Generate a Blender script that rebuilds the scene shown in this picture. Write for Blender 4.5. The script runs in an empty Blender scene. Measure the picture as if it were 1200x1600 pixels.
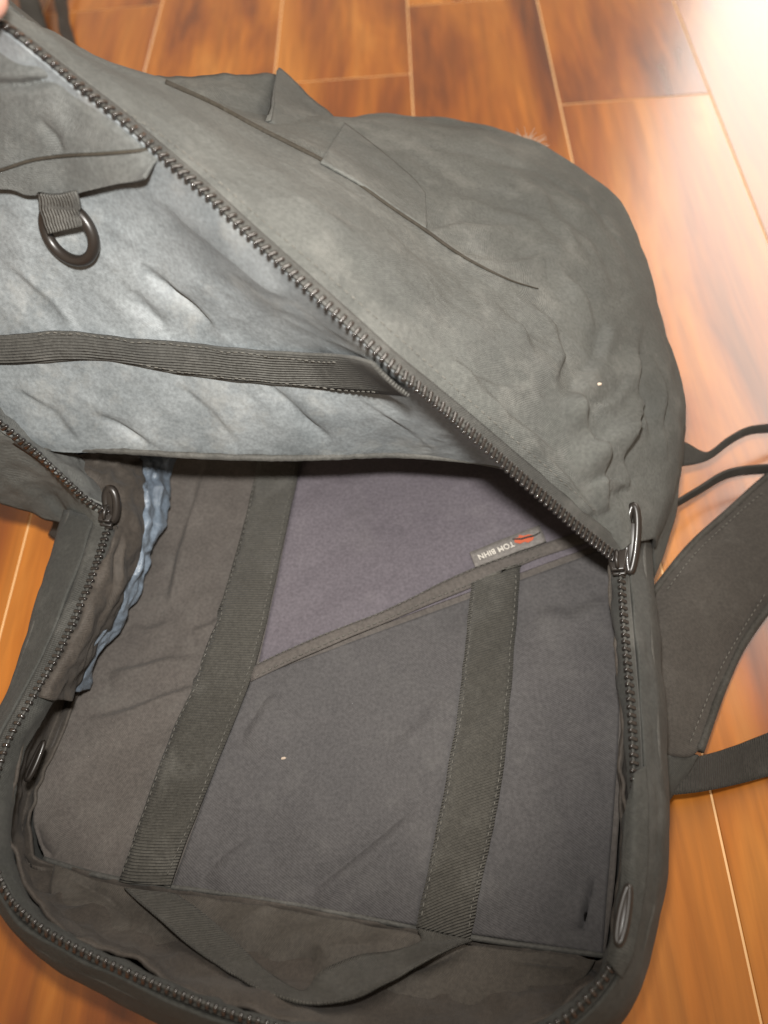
import bpy, math, random
import numpy as np
from mathutils import Vector, Matrix, noise
from mathutils.bvhtree import BVHTree
random.seed(4)
S = bpy.context.scene
COL = S.collection
# ------------------------------------------------------------------ camera
FPX, CAMH = 1202.0, 0.42
ROT = np.array([[0.9976208, 0.04544116, 0.05184437],
                [-0.01271528, 0.86040094, -0.50945908],
                [-0.06775736, 0.50758776, 0.85893167]])
cam_d = bpy.data.cameras.new('camera'); cam = bpy.data.objects.new('camera', cam_d); COL.objects.link(cam)
M4 = Matrix([list(r) + [0] for r in ROT] + [[0, 0, 0, 1]])
M4.translation = (0, 0, CAMH)
cam.matrix_world = M4
cam_d.sensor_fit = 'VERTICAL'; cam_d.sensor_height = 24.0; cam_d.lens = FPX / 1600 * 24.0
cam_d.clip_start = 0.01; cam_d.clip_end = 100
cam_d.dof.use_dof = True; cam_d.dof.focus_distance = 0.36; cam_d.dof.aperture_fstop = 4.0
S.camera = cam
CAM = Vector((0, 0, CAMH))
# ------------------------------------------------------------------ light
W = bpy.data.worlds.new('World'); S.world = W; W.use_nodes = True
W.node_tree.nodes['Background'].inputs[0].default_value = (1.0, 0.80, 0.60, 1)
W.node_tree.nodes['Background'].inputs[1].default_value = 0.52
def lamp(name, kind, loc, energy, color, target=None, **kw):
    d = bpy.data.lights.new(name, kind); d.energy = energy; d.color = color
    for k, v in kw.items(): setattr(d, k, v)
    o = bpy.data.objects.new(name, d); COL.objects.link(o); o.location = loc
    if target is not None:
        o.rotation_euler = (Vector(target) - Vector(loc)).to_track_quat('-Z', 'Y').to_euler()
    return o
def P3(u, v):
    w = ROT @ np.array([u - 600.0, 800.0 - v, -FPX]); return CAM + Vector(w) * (CAMH / -w[2])
UPV = Vector((ROT[0][1], ROT[1][1], ROT[2][1])); RTV = Vector((ROT[0][0], ROT[1][0], ROT[2][0]))
lamp('phone_flash', 'SPOT', CAM + UPV * 0.05 - RTV * 0.008, 15.8, (1.0, 0.97, 0.92), target=P3(470, 560), shadow_soft_size=0.011, spot_size=math.radians(112), spot_blend=1.0)
lamp('window_light', 'AREA', (1.35, 2.35, 1.75), 135, (1.0, 0.93, 0.84), target=(0.35, 2.35, 1.75), shape='RECTANGLE', size=2.9, size_y=2.1)
S.view_settings.view_transform = 'Standard'; S.view_settings.look = 'None'
S.view_settings.exposure = 0.0; S.view_settings.gamma = 1.0; S.view_settings.use_curve_mapping = False
S.render.engine = 'CYCLES'

# ------------------------------------------------------------------ helpers
def P(u, v, z):
    w = ROT @ np.array([u - 600.0, 800.0 - v, -FPX]); t = (z - CAMH) / w[2]
    return np.array([w[0] * t, w[1] * t, z])
def pts(seq): return np.array([P(*s) for s in seq])
def pix(A):
    d = np.asarray(A) - np.array([0, 0, CAMH]); c = d @ ROT
    return np.stack([600 + FPX * c[..., 0] / -c[..., 2], 800 - FPX * c[..., 1] / -c[..., 2]], -1)
def resample(A, n, axis=0):
    A = np.moveaxis(np.asarray(A, float), axis, 0); m = len(A)
    t = np.linspace(0, m - 1, n); i = np.clip(t.astype(int), 0, m - 2); f = (t - i).reshape((-1,) + (1,) * (A.ndim - 1))
    E = np.concatenate([2 * A[:1] - A[1:2], A, 2 * A[-1:] - A[-2:-1]])
    p0, p1, p2, p3 = E[i], E[i + 1], E[i + 2], E[i + 3]
    R = 0.5 * (2 * p1 + (p2 - p0) * f + (2 * p0 - 5 * p1 + 4 * p2 - p3) * f ** 2 + (3 * p1 - p0 - 3 * p2 + p3) * f ** 3)
    return np.moveaxis(R, 0, axis)
def arcres(A, step=None, n=None):
    D = resample(A, max(200, len(A) * 20)); L = np.concatenate([[0], np.cumsum(np.linalg.norm(np.diff(D, axis=0), axis=1))])
    s = np.linspace(0, L[-1], n) if n else np.arange(step / 2, L[-1], step)
    return np.stack([np.interp(s, L, D[:, k]) for k in range(D.shape[1])], 1)
def gnormal(G):
    du = np.gradient(G, axis=1); dv = np.gradient(G, axis=0); N = np.cross(du, dv)
    N /= np.linalg.norm(N, axis=-1, keepdims=True) + 1e-12
    V = np.array([0, 0, CAMH]) - G
    if (N * V).sum(-1).mean() < 0: N = -N
    return N
def polydist(Q, poly, taper=False):
    best = np.full(Q.shape[:-1], 1e9); par_ = np.zeros(Q.shape[:-1]); n = len(poly) - 1; k = 0
    for a, b in zip(poly[:-1], poly[1:]):
        a = np.array(a, float); b = np.array(b, float); ab = b - a
        t = np.clip(((Q - a) @ ab) / (ab @ ab + 1e-9), 0, 1)
        dd = np.linalg.norm(Q - a - t[..., None] * ab, axis=-1); w = dd < best
        best[w] = dd[w]; par_[w] = ((k + t) / n)[w]; k += 1
    return (best, np.sin(np.pi * np.clip(par_, 0, 1)) ** .6) if taper else best
def fbm(p, s, seed, o=3): return noise.fractal(Vector((p[0] * s + seed, p[1] * s - seed, p[2] * s + seed * 2)), 1.0, 2.0, o)
def displace(G, items, fade=.0, fade2=.0):
    N = gnormal(G); D = np.zeros(G.shape[:2]); Q = pix(G)
    for it in items:
        if it[0] == 'n':                                   # soft lumps
            _, amp, sc, seed = it
            D += amp * np.array([[fbm(p, sc, seed) for p in r] for r in G])
        elif it[0] == 'w':                                 # directional wrinkles
            _, amp, sc, st, ang, seed = it
            ca, sa = math.cos(ang), math.sin(ang)
            for i, r in enumerate(G):
                for j, p in enumerate(r):
                    a = p[0] * ca + p[1] * sa; b = -p[0] * sa + p[1] * ca
                    q = noise.fractal(Vector((a * sc / st + seed, b * sc, p[2] * sc * .5 + seed)), 1.0, 2.0, 3)
                    D[i, j] += amp * (1 - 2 * abs(q)) * (0.4 + 0.6 * (noise.noise(Vector((p[0] * 14 + seed, p[1] * 14, p[2] * 9))) + .5))
        elif it[0] == 'c':                                 # a crease along a line
            _, poly, w, dep = it
            d, tp = polydist(Q, poly, True); D += tp * (-dep * np.exp(-d / (w * .7)) + dep * .2 * np.exp(-((d - 2.4 * w) / (w * 1.4)) ** 2))
        elif it[0] in 'fF':                                 # a lapped fold: one side lifts, the other drops away sharply
            _, poly, w, dep = it
            d, tp = polydist(Q, poly, True); sg = np.zeros(d.shape); bd = np.full(d.shape, 1e9)
            for a, b in zip(poly[:-1], poly[1:]):
                a = np.array(a, float); ab = np.array(b, float) - a; q = Q - a
                t = np.clip((q @ ab) / (ab @ ab), 0, 1); dd = np.linalg.norm(q - t[..., None] * ab, axis=-1)
                cr = (ab[0] * q[..., 1] - ab[1] * q[..., 0]) / np.linalg.norm(ab); m = dd < bd
                sg[m] = cr[m]; bd[m] = dd[m]
            mp_ = np.array(poly[len(poly) // 2], float); ab = np.array(poly[-1], float) - np.array(poly[0], float)
            if it[0] == 'f' and np.array([-ab[1], ab[0]]) @ (np.array([690.0, 1380.0]) - mp_) > 0: sg = -sg      # steep side turned away from the flash so the crease shades dark
            wob = 1 + .35 * np.sin(Q[..., 0] * .05 + Q[..., 1] * .07)
            f = 1 / (1 + np.exp(np.clip(sg / (w * .085), -30, 30)))
            D += tp * wob * dep * (f * np.exp(-d / (w * 1.1)) - .6 * (1 - f) * np.exp(-d / (w * .55)))
        elif it[0] == 'b':                                 # one soft fold ridge / hollow
            _, poly, w, dep = it
            D += dep * np.exp(-(polydist(Q, poly) / w) ** 2)
    if fade: D *= np.clip(np.linspace(0, 1, len(G)) / fade, 0, 1)[:, None]
    if fade2: D *= np.clip((1 - np.linspace(0, 1, len(G))) / fade2, 0, 1)[:, None]
    return G + N * D[..., None]
BV = {}
def mesh_obj(name, verts, faces, mat, parent, smooth=True, uv=None):
    me = bpy.data.meshes.new(name); me.from_pydata([tuple(v) for v in verts], [], faces)
    if uv is not None:
        L = me.uv_layers.new(name='UVMap')
        vi = np.empty(len(me.loops), int); me.loops.foreach_get('vertex_index', vi)
        L.data.foreach_set('uv', np.asarray(uv)[vi].astype('f').ravel())
    if smooth: me.polygons.foreach_set('use_smooth', [True] * len(me.polygons))
    if mat: me.materials.append(mat)
    o = bpy.data.objects.new(name, me); COL.objects.link(o); par(o, parent)
    return o
def par(o, parent):
    if parent is not None:
        o.parent = parent; o.matrix_parent_inverse = world_of(parent).inverted()
def world_of(o):
    m = o.matrix_basis.copy()
    if o.parent: m = world_of(o.parent) @ o.matrix_parent_inverse @ m
    return m
def grid_obj(name, G, mat, parent, solid=0.0015, key=None, both=False):
    nv, nu = G.shape[:2]; V = G.reshape(-1, 3)
    idx = np.arange(nv * nu).reshape(nv, nu)
    N = gnormal(G); fl = np.cross(G[0, 1] - G[0, 0], G[1, 0] - G[0, 0]) @ N[0, 0] > 0
    Fs = []
    for i in range(nv - 1):
        for j in range(nu - 1):
            q = (idx[i, j], idx[i, j + 1], idx[i + 1, j + 1], idx[i + 1, j])
            Fs.append(tuple(int(k) for k in (q if fl else q[::-1])))
    lu = np.concatenate([np.zeros((nv, 1)), np.cumsum(np.linalg.norm(np.diff(G, axis=1), axis=-1), 1)], 1)
    lv = np.concatenate([np.zeros((1, nu)), np.cumsum(np.linalg.norm(np.diff(G, axis=0), axis=-1), 0)], 0)
    UV = np.stack([lu, lv], -1).reshape(-1, 2)
    o = mesh_obj(name, V, Fs, mat, parent, True, UV)
    if key: BV[key] = BVHTree.FromPolygons([Vector(v) for v in V], Fs)
    if solid:
        m = o.modifiers.new('thick', 'SOLIDIFY'); m.thickness = solid; m.offset = -1
    return o
def patch(name, rows, nu, nv, mat, parent, disp=(), solid=0.0015, key=None, world=False, fade=0.0, fade2=0.0):
    A = np.array(rows, float) if world else np.array([pts(r) for r in rows])
    G = resample(resample(A, nu, 1), nv, 0)
    if disp: G = displace(G, disp, fade, fade2)
    return grid_obj(name, G, mat, parent, solid, key), G
def hit(key, u, v, off=0.0):
    d = Vector((P(u, v, 0.0) - np.array([0, 0, CAMH]))).normalized()
    h = BV[key].ray_cast(CAM, d)
    if h[0] is None:
        h = min((BV[key].find_nearest(Vector(P(u, v, z))) for z in np.linspace(.02, .32, 40)), key=lambda r: r[3])
    n = h[1] if h[1].dot(CAM - h[0]) > 0 else -h[1]
    return np.array(h[0] + n * off), np.array(n)
def strip(name, L, R, key, mat, parent, off=0.0012, nu=60, nv=6, solid=0.0012, disp=(), crown=0.0, smooth=2):
    A = np.array([L, R], float); E = [arcres(np.array(L, float), n=nu), arcres(np.array(R, float), n=nu)]
    G = np.zeros((nv, nu, 3))
    for i in range(nv):
        f = i / (nv - 1)
        for j in range(nu):
            q = E[0][j] * (1 - f) + E[1][j] * f
            G[i, j] = hit(key, q[0], q[1], off + crown * math.sin(math.pi * f))[0]
    for _ in range(smooth):
        G[:, 1:-1] = (G[:, :-2] + G[:, 1:-1] * 2 + G[:, 2:]) / 4
    if smooth > 5:
        for _ in range(smooth): G[1:-1] = (G[:-2] + G[1:-1] * 2 + G[2:]) / 4
    if disp: G = displace(G, disp)
    return grid_obj(name, G, mat, parent, solid)
def tube_geo(A, r, seg=8, closed=False, flat=1.0, upv=(0, 0, 1)):
    A = np.asarray(A, float); n = len(A)
    rr = np.full(n, r) if np.isscalar(r) else np.asarray(r)
    T = (np.roll(A, -1, 0) - np.roll(A, 1, 0)) if closed else np.gradient(A, axis=0)
    T /= np.linalg.norm(T, axis=1, keepdims=True) + 1e-12
    V = []; Fs = []
    for i in range(n):
        u = np.array(upv, float); u = u - T[i] * (u @ T[i])
        if np.linalg.norm(u) < 1e-3: u = np.array([1.0, 0, 0]) - T[i] * T[i][0]
        u /= np.linalg.norm(u); b = np.cross(T[i], u)
        for k in range(seg):
            a = 2 * math.pi * k / seg; V.append(A[i] + rr[i] * (math.cos(a) * u * flat + math.sin(a) * b))
    for i in range(n if closed else n - 1):
        for k in range(seg):
            a = i * seg + k; b2 = i * seg + (k + 1) % seg; j = ((i + 1) % n) * seg
            Fs.append((a, b2, j + (k + 1) % seg, j + k))
    if not closed:
        Fs.append(tuple(range(seg))[::-1]); Fs.append(tuple((n - 1) * seg + k for k in range(seg)))
    return V, Fs
def tube(name, A, r, mat, parent, **k):
    V, Fs = tube_geo(A, r, **k); return mesh_obj(name, V, Fs, mat, parent)
def stitches(name, poly, key, mat, parent, ln=0.0028, gap=0.0016, r=0.00042, off=0.0006):
    A = np.array([hit(key, q[0], q[1], off)[0] for q in arcres(np.array(poly, float), n=160)])
    D = arcres(A, step=(ln + gap)); V = []; Fs = []
    for i in range(len(D) - 1):
        a, b = D[i], D[i + 1]; b = a + (b - a) * ln / (ln + gap)
        v, f = tube_geo(np.array([a, a * .7 + b * .3 + [0, 0, r * .6], a * .3 + b * .7 + [0, 0, r * .6], b]), [r * .5, r, r, r * .5], seg=5)
        k = len(V); V += v; Fs += [tuple(x + k for x in q) for q in f]
    o = mesh_obj(name, V, Fs, mat, parent); o['kind'] = 'stuff'
    return o
def box_mesh(name, sx, sy, sz, mat, bev=0.0, seg=2, shape=None):
    import bmesh
    bm = bmesh.new(); bmesh.ops.create_cube(bm, size=1.0)
    for v in bm.verts: v.co = Vector((v.co.x * sx, v.co.y * sy, v.co.z * sz))
    if shape: shape(bm)
    if bev: bmesh.ops.bevel(bm, geom=bm.edges[:], offset=bev, segments=seg, affect='EDGES', profile=.6)
    me = bpy.data.meshes.new(name); bm.to_mesh(me); bm.free(); me.materials.append(mat)
    me.polygons.foreach_set('use_smooth', [bool(seg > 1 and bev)] * len(me.polygons))
    return me
def place(name, me, parent, loc, X, Y, Z):
    o = bpy.data.objects.new(name, me); COL.objects.link(o)
    m = Matrix([[X[i], Y[i], Z[i], loc[i]] for i in range(3)] + [[0, 0, 0, 1]])
    o.parent = parent; o.matrix_parent_inverse = Matrix.Identity(4); o.matrix_basis = world_of(parent).inverted() @ m
    return o
def empty(name, loc, parent=None):
    o = bpy.data.objects.new(name, None); COL.objects.link(o); o.location = loc; o.empty_display_size = .02
    return o

# ------------------------------------------------------------------ materials
def nodes(name):
    m = bpy.data.materials.new(name); m.use_nodes = True; n = m.node_tree.nodes; l = m.node_tree.links
    return m, n, l, n['Principled BSDF']
def fabric(name, c1, c2, rough=.75, mott=9.0, bump=.25, weave=.0011, sheen=.04, dust=0.0, spec=.3, rib=None, dustcol=(.35, .34, .31)):
    m, n, l, b = nodes(name)
    tc = n.new('ShaderNodeTexCoord')
    n1 = n.new('ShaderNodeTexNoise'); n1.inputs['Scale'].default_value = mott; n1.inputs['Detail'].default_value = 5; n1.inputs['Roughness'].default_value = .62
    l.new(tc.outputs['Object'], n1.inputs['Vector'])
    r = n.new('ShaderNodeValToRGB'); r.color_ramp.elements[0].position = .32; r.color_ramp.elements[1].position = .68
    r.color_ramp.elements[0].color = (*c1, 1); r.color_ramp.elements[1].color = (*c2, 1)
    l.new(n1.outputs[0], r.inputs[0]); col = r.outputs[0]
    # fine speckle of the yarn
    n2 = n.new('ShaderNodeTexNoise'); n2.inputs['Scale'].default_value = 620; n2.inputs['Detail'].default_value = 2
    l.new(tc.outputs['Object'], n2.inputs['Vector'])
    mp = n.new('ShaderNodeMapRange'); mp.inputs[1].default_value = .3; mp.inputs[2].default_value = .7; mp.inputs[3].default_value = .82; mp.inputs[4].default_value = 1.18
    l.new(n2.outputs[0], mp.inputs[0])
    mx = n.new('ShaderNodeMix'); mx.data_type = 'RGBA'; mx.blend_type = 'MULTIPLY'; mx.inputs[0].default_value = 1
    l.new(col, mx.inputs[6]); l.new(mp.outputs[0], mx.inputs[7]); col = mx.outputs[2]
    if dust:
        n3 = n.new('ShaderNodeTexNoise'); n3.inputs['Scale'].default_value = 38; n3.inputs['Detail'].default_value = 7; n3.inputs['Roughness'].default_value = .7
        l.new(tc.outputs['Object'], n3.inputs['Vector'])
        m3 = n.new('ShaderNodeMapRange'); m3.inputs[1].default_value = .52; m3.inputs[2].default_value = .78; m3.inputs[4].default_value = dust
        l.new(n3.outputs[0], m3.inputs[0])
        md = n.new('ShaderNodeMix'); md.data_type = 'RGBA'; l.new(m3.outputs[0], md.inputs[0]); l.new(col, md.inputs[6]); md.inputs[7].default_value = (*dustcol, 1); col = md.outputs[2]
    l.new(col, b.inputs['Base Color'])
    b.inputs['Roughness'].default_value = rough; b.inputs['Specular IOR Level'].default_value = spec
    b.inputs['Sheen Weight'].default_value = sheen; b.inputs['Sheen Roughness'].default_value = .5
    # weave bump from UV in metres
    sx = n.new('ShaderNodeSeparateXYZ'); l.new(tc.outputs['UV'], sx.inputs[0])
    def wave(out, per):
        a = n.new('ShaderNodeMath'); a.operation = 'MULTIPLY'; a.inputs[1].default_value = 2 * math.pi / per; l.new(out, a.inputs[0])
        s = n.new('ShaderNodeMath'); s.operation = 'SINE'; l.new(a.outputs[0], s.inputs[0]); return s.outputs[0]
    if rib == 'u': h = wave(sx.outputs[0], weave)
    elif rib == 'v': h = wave(sx.outputs[1], weave)
    else:
        k = n.new('ShaderNodeMath'); k.operation = 'MULTIPLY'; l.new(wave(sx.outputs[0], weave), k.inputs[0]); l.new(wave(sx.outputs[1], weave), k.inputs[1]); h = k.outputs[0]
    ad = n.new('ShaderNodeMath'); ad.operation = 'MULTIPLY_ADD'; ad.inputs[1].default_value = 1.2; l.new(n2.outputs[0], ad.inputs[0]); l.new(h, ad.inputs[2])
    n4 = n.new('ShaderNodeTexNoise'); n4.inputs['Scale'].default_value = 75; n4.inputs['Detail'].default_value = 4; l.new(tc.outputs['Object'], n4.inputs['Vector'])
    ad2 = n.new('ShaderNodeMath'); ad2.operation = 'MULTIPLY_ADD'; ad2.inputs[1].default_value = 7.0; l.new(n4.outputs[0], ad2.inputs[0]); l.new(ad.outputs[0], ad2.inputs[2])
    bp = n.new('ShaderNodeBump'); bp.inputs['Strength'].default_value = bump; bp.inputs['Distance'].default_value = .0004
    l.new(ad2.outputs[0], bp.inputs['Height']); l.new(bp.outputs[0], b.inputs['Normal'])
    return m
def plain(name, c, rough=.4, metal=0.0, spec=.5, coat=0.0):
    m, n, l, b = nodes(name)
    tc = n.new('ShaderNodeTexCoord'); t = n.new('ShaderNodeTexNoise'); t.inputs['Scale'].default_value = 60; t.inputs['Detail'].default_value = 5
    l.new(tc.outputs['Object'], t.inputs['Vector'])
    mr = n.new('ShaderNodeMapRange'); mr.inputs[3].default_value = max(.02, rough - .08); mr.inputs[4].default_value = rough + .12; l.new(t.outputs[0], mr.inputs[0]); l.new(mr.outputs[0], b.inputs['Roughness'])
    b.inputs['Base Color'].default_value = (*c, 1); b.inputs['Metallic'].default_value = metal; b.inputs['Specular IOR Level'].default_value = spec
    b.inputs['Coat Weight'].default_value = coat
    return m
M_ext = fabric('grey_nylon', (.054, .056, .051), (.092, .094, .086), mott=16, bump=.6, dust=.20)
M_rim = fabric('dark_nylon', (.026, .027, .024), (.043, .043, .039), mott=8, bump=.4, dust=.10)
M_lin = fabric('slate_lining', (.100, .112, .118), (.185, .200, .206), mott=22, rough=.5, bump=.22, weave=.0008, dust=.36, spec=.4)
M_blue = fabric('blue_lining', (.065, .082, .105), (.19, .235, .29), mott=22, rough=.30, bump=.35, spec=.6, dust=.03)
M_pocket = fabric('grey_pocket', (.066, .069, .066), (.10, .102, .096), mott=11, rough=.6, bump=.4, dust=.12)
M_panel = fabric('brown_panel', (.058, .051, .046), (.090, .079, .071), mott=8, rough=.8, bump=.3, dust=.08)
M_sleeve = fabric('plum_sleeve', (.072, .063, .073), (.100, .088, .100), mott=6, rough=.7, bump=.25, dust=.05)
M_low = fabric('slate_pocket', (.046, .044, .045), (.067, .063, .063), mott=6, rough=.75, bump=.3, dust=.07)
M_web = fabric('olive_webbing', (.046, .043, .036), (.066, .062, .053), mott=18, rough=.7, bump=.9, weave=.0014, rib='u', dust=.14)
M_webd = fabric('black_webbing', (.026, .024, .020), (.042, .039, .034), mott=18, rough=.7, bump=.9, weave=.0014, rib='u', dust=.12)
M_webl = fabric('grey_webbing', (.052, .051, .046), (.08, .078, .07), mott=18, rough=.6, bump=1.0, weave=.0014, rib='v', dust=.15)
M_bind = fabric('binding_tape', (.042, .041, .037), (.066, .064, .058), mott=20, rough=.7, bump=.6, dust=.2)
M_seam = fabric('seam_thread', (.022, .018, .013), (.035, .03, .022), mott=30, rough=.8, bump=.3, sheen=0)
M_thr = fabric('grey_thread', (.07, .067, .058), (.12, .114, .1), mott=60, rough=.7, bump=.3)
M_tape = fabric('zip_tape', (.028, .028, .025), (.048, .047, .042), mott=20, rough=.55, bump=.5, dust=.2)
M_tooth = plain('zip_plastic', (.014, .012, .011), .20, spec=.8, coat=.4)
M_black = plain('black_metal', (.016, .013, .011), .34, metal=.0, spec=.45, coat=.05)
M_dark = fabric('dark_shaded_lining', (.034, .028, .023), (.055, .046, .038), mott=20, rough=.7, bump=.3, dust=.06)  # dark cloth; on inner_wall the shadow of the gap is in this colour
M_endp = fabric('shaded_brown_end_pocket', (.038, .033, .027), (.056, .048, .040), mott=10, rough=.75, bump=.3, dust=.06)  # brown cloth, deepened to hold the shade inside the bag's end
M_pad = fabric('strap_padding', (.034, .030, .026), (.052, .046, .040), mott=7, rough=.85, bump=.35, dust=.06)

# ------------------------------------------------------------------ floor
def wood():
    m, n, l, b = nodes('laminate')
    tc = n.new('ShaderNodeTexCoord'); oi = n.new('ShaderNodeObjectInfo')
    ml = n.new('ShaderNodeMath'); ml.operation = 'MULTIPLY'; ml.inputs[1].default_value = 13.7; l.new(oi.outputs['Random'], ml.inputs[0])
    cx = n.new('ShaderNodeCombineXYZ'); l.new(ml.outputs[0], cx.inputs[0]); l.new(ml.outputs[0], cx.inputs[2])
    ad = n.new('ShaderNodeVectorMath'); ad.operation = 'ADD'; l.new(tc.outputs['Object'], ad.inputs[0]); l.new(cx.outputs[0], ad.inputs[1])
    def nz(sx, sy, sc, det, dist):
        mp = n.new('ShaderNodeMapping'); mp.inputs['Scale'].default_value = (sx, sy, 1); l.new(ad.outputs[0], mp.inputs[0])
        t = n.new('ShaderNodeTexNoise'); t.inputs['Scale'].default_value = sc; t.inputs['Detail'].default_value = det; t.inputs['Distortion'].default_value = dist; t.inputs['Roughness'].default_value = .55
        l.new(mp.outputs[0], t.inputs['Vector']); return t.outputs[0]
    big = nz(13, 2.4, 1.0, 4.5, .8); fine = nz(150, 9, 1.0, 4, .4)
    r = n.new('ShaderNodeValToRGB'); e = r.color_ramp.elements
    e[0].position = .33; e[0].color = (.12, .028, .008, 1); e[1].position = .70; e[1].color = (.53, .208, .035, 1)
    x = e.new(.44); x.color = (.27, .072, .009, 1); x = e.new(.56); x.color = (.40, .128, .014, 1)
    l.new(big, r.inputs[0])
    mr = n.new('ShaderNodeMapRange'); mr.inputs[1].default_value = .3; mr.inputs[2].default_value = .7; mr.inputs[3].default_value = .80; mr.inputs[4].default_value = 1.15; l.new(fine, mr.inputs[0])
    mx = n.new('ShaderNodeMix'); mx.data_type = 'RGBA'; mx.blend_type = 'MULTIPLY'; mx.inputs[0].default_value = 1; l.new(r.outputs[0], mx.inputs[6]); l.new(mr.outputs[0], mx.inputs[7])
    mr2 = n.new('ShaderNodeMapRange'); mr2.inputs[3].default_value = .92; mr2.inputs[4].default_value = 1.10; l.new(oi.outputs['Random'], mr2.inputs[0])
    mx2 = n.new('ShaderNodeMix'); mx2.data_type = 'RGBA'; mx2.blend_type = 'MULTIPLY'; mx2.inputs[0].default_value = 1; l.new(mx.outputs[2], mx2.inputs[6]); l.new(mr2.outputs[0], mx2.inputs[7])
    l.new(mx2.outputs[2], b.inputs['Base Color'])
    b.inputs['Roughness'].default_value = .24; b.inputs['Coat Weight'].default_value = .6; b.inputs['Coat Roughness'].default_value = .22; b.inputs['Specular IOR Level'].default_value = .5
    bp = n.new('ShaderNodeBump'); bp.inputs['Strength'].default_value = .12; bp.inputs['Distance'].default_value = .0005; l.new(fine, bp.inputs['Height']); l.new(bp.outputs[0], b.inputs['Normal'])
    return m
M_wood = wood(); M_core = plain('board_core', (.80, .50, .24), .6)
import bmesh
base = mesh_obj('floor', [(-2.2, -1.2, -.0004), (2.6, -1.2, -.0004), (2.6, 3.6, -.0004), (-2.2, 3.6, -.0004)], [(0, 1, 2, 3)], M_core, None, False)
base['kind'] = 'structure'; base['label'] = 'glossy orange wood laminate floor with dark streaks'
PW, PX0 = .1325, .0067
joints = {-1: [.734, -.45], 0: [.857, -.32], 1: [.6676, -.5], 2: [1.02, .0546], -2: [.28, 1.45], -3: [.9, -.2], 3: [.30], 4: [.8]}
for k in range(-9, 11):
    x0 = PX0 + k * PW
    js = joints.get(k, [((k * 37) % 11) / 11 * 1.2 - .1])
    ys = [-1.2] + sorted(js) + ([max(js) + 1.22] if max(js) < 2 else []) + [3.6]
    ys = sorted(y for y in ys if -1.2 <= y <= 3.6)
    for a, c in zip(ys[:-1], ys[1:]):
        me = box_mesh('plank', PW - .0011, c - a - .0011, .006, M_wood, .0004, 1)
        o = bpy.data.objects.new('plank', me); COL.objects.link(o); o.location = (x0 + PW / 2, (a + c) / 2, -.003); par(o, base)

# ------------------------------------------------------------------ the backpack
BAG = empty('backpack', (-.03, .22, 0))
BAG['label'] = 'open grey travel backpack lying on its back with the zipped lid pulled up'
BAG['category'] = 'backpack'
# --- back panel seen inside
prow = lambda y, xs, z=.03: [(x, y_, z) for x, y_ in zip(xs, y)]
panel_rows = [
    [(330, 560, .030), (470, 555, .031), (620, 550, .031), (800, 550, .031), (965, 560, .031)],
    [(272, 715, .030), (420, 712, .032), (600, 710, .032), (800, 710, .032), (975, 730, .031)],
    [(216, 860, .030), (380, 865, .033), (580, 865, .034), (790, 865, .034), (975, 890, .031)],
    [(154, 1010, .030), (330, 1010, .033), (560, 1020, .034), (780, 1030, .034), (975, 1050, .031)],
    [(85, 1160, .030), (285, 1170, .033), (525, 1185, .034), (760, 1205, .034), (970, 1220, .031)],
    [(55, 1270, .030), (235, 1290, .032), (480, 1320, .033), (730, 1350, .033), (960, 1380, .031)],
    [(72, 1345, .028), (192, 1378, .028), (400, 1405, .028), (700, 1462, .028), (945, 1496, .028)]]
_, GP = patch('back_panel', panel_rows, 230, 230, M_panel, BAG, [
    ('n', .0020, 14, 3.1), ('w', .0011, 26, 2.2, .6, 7.0),
    ('f', [(262, 945), (277, 870), (300, 800), (322, 715)], 26, 0.0057), ('f', [(170, 1048), (215, 1042), (260, 1030), (312, 1026)], 26, 0.0038),
    ('f', [(130, 1126), (200, 1108), (250, 1090), (308, 1070)], 26, 0.0051), ('f', [(205, 976), (230, 982), (262, 972)], 22, 0.0034), ('f', [(300, 985), (330, 975), (352, 960)], 20, 0.0027),
    ('f', [(490, 1400), (560, 1345), (650, 1270)], 30, 0.0041), ('f', [(325, 1372), (355, 1340), (400, 1308)], 22, 0.0032), ('f', [(380, 1158), (400, 1130), (430, 1085)], 22, 0.0032), ('f', [(600, 1180), (660, 1130), (700, 1070)], 26, 0.0022),
    ('c', [(60, 1290), (66, 1320), (85, 1340)], 7, .002), ('f', [(845, 955), (890, 962), (950, 935)], 26, 0.0041), ('f', [(905, 1450), (912, 1410), (925, 1370)], 22, 0.0041), ('f', [(820, 1240), (880, 1200), (930, 1190)], 30, 0.0020)], .004, 'panel')
# lighter sleeve fabric between the webbings, above and below the slanted hem
strip('laptop_sleeve', [(474, 700), (441, 868), (402, 1050)], [(985, 700), (985, 800), (968, 838)], 'panel', M_sleeve, BAG, .0011, 110, 90, .0008)
strip('document_pocket', [(395, 1062), (338, 1200), (272, 1384), ], [(970, 850), (965, 1150), (940, 1490)], 'panel', M_low, BAG, .0018, 130, 140, .0012)
strip('pocket_hem', [(396, 1045), (480, 1006), (600, 957), (735, 893), (850, 852), (965, 815)], [(394, 1068), (480, 1028), (600, 978), (735, 922), (850, 872), (965, 838)], 'panel', M_panel, BAG, .0034, 70, 5, .0012, crown=.0004)
wl = strip('webbing', [(404, 700), (402, 740), (382, 830), (345, 960), (310, 1055), (252, 1200), (191, 1376)], [(478, 700), (470, 735), (440, 870), (400, 1045), (340, 1200), (300, 1300), (271, 1386)], 'panel', M_web, BAG, .0040, 150, 8, .0014, crown=.0005)
wr = strip('webbing', [(737, 915), (735, 925), (722, 1050), (697, 1225), (651, 1445)], [(812, 890), (810, 900), (800, 1050), (780, 1240), (733, 1464)], 'panel', M_web, BAG, .0044, 130, 8, .0014, crown=.0005)
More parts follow.
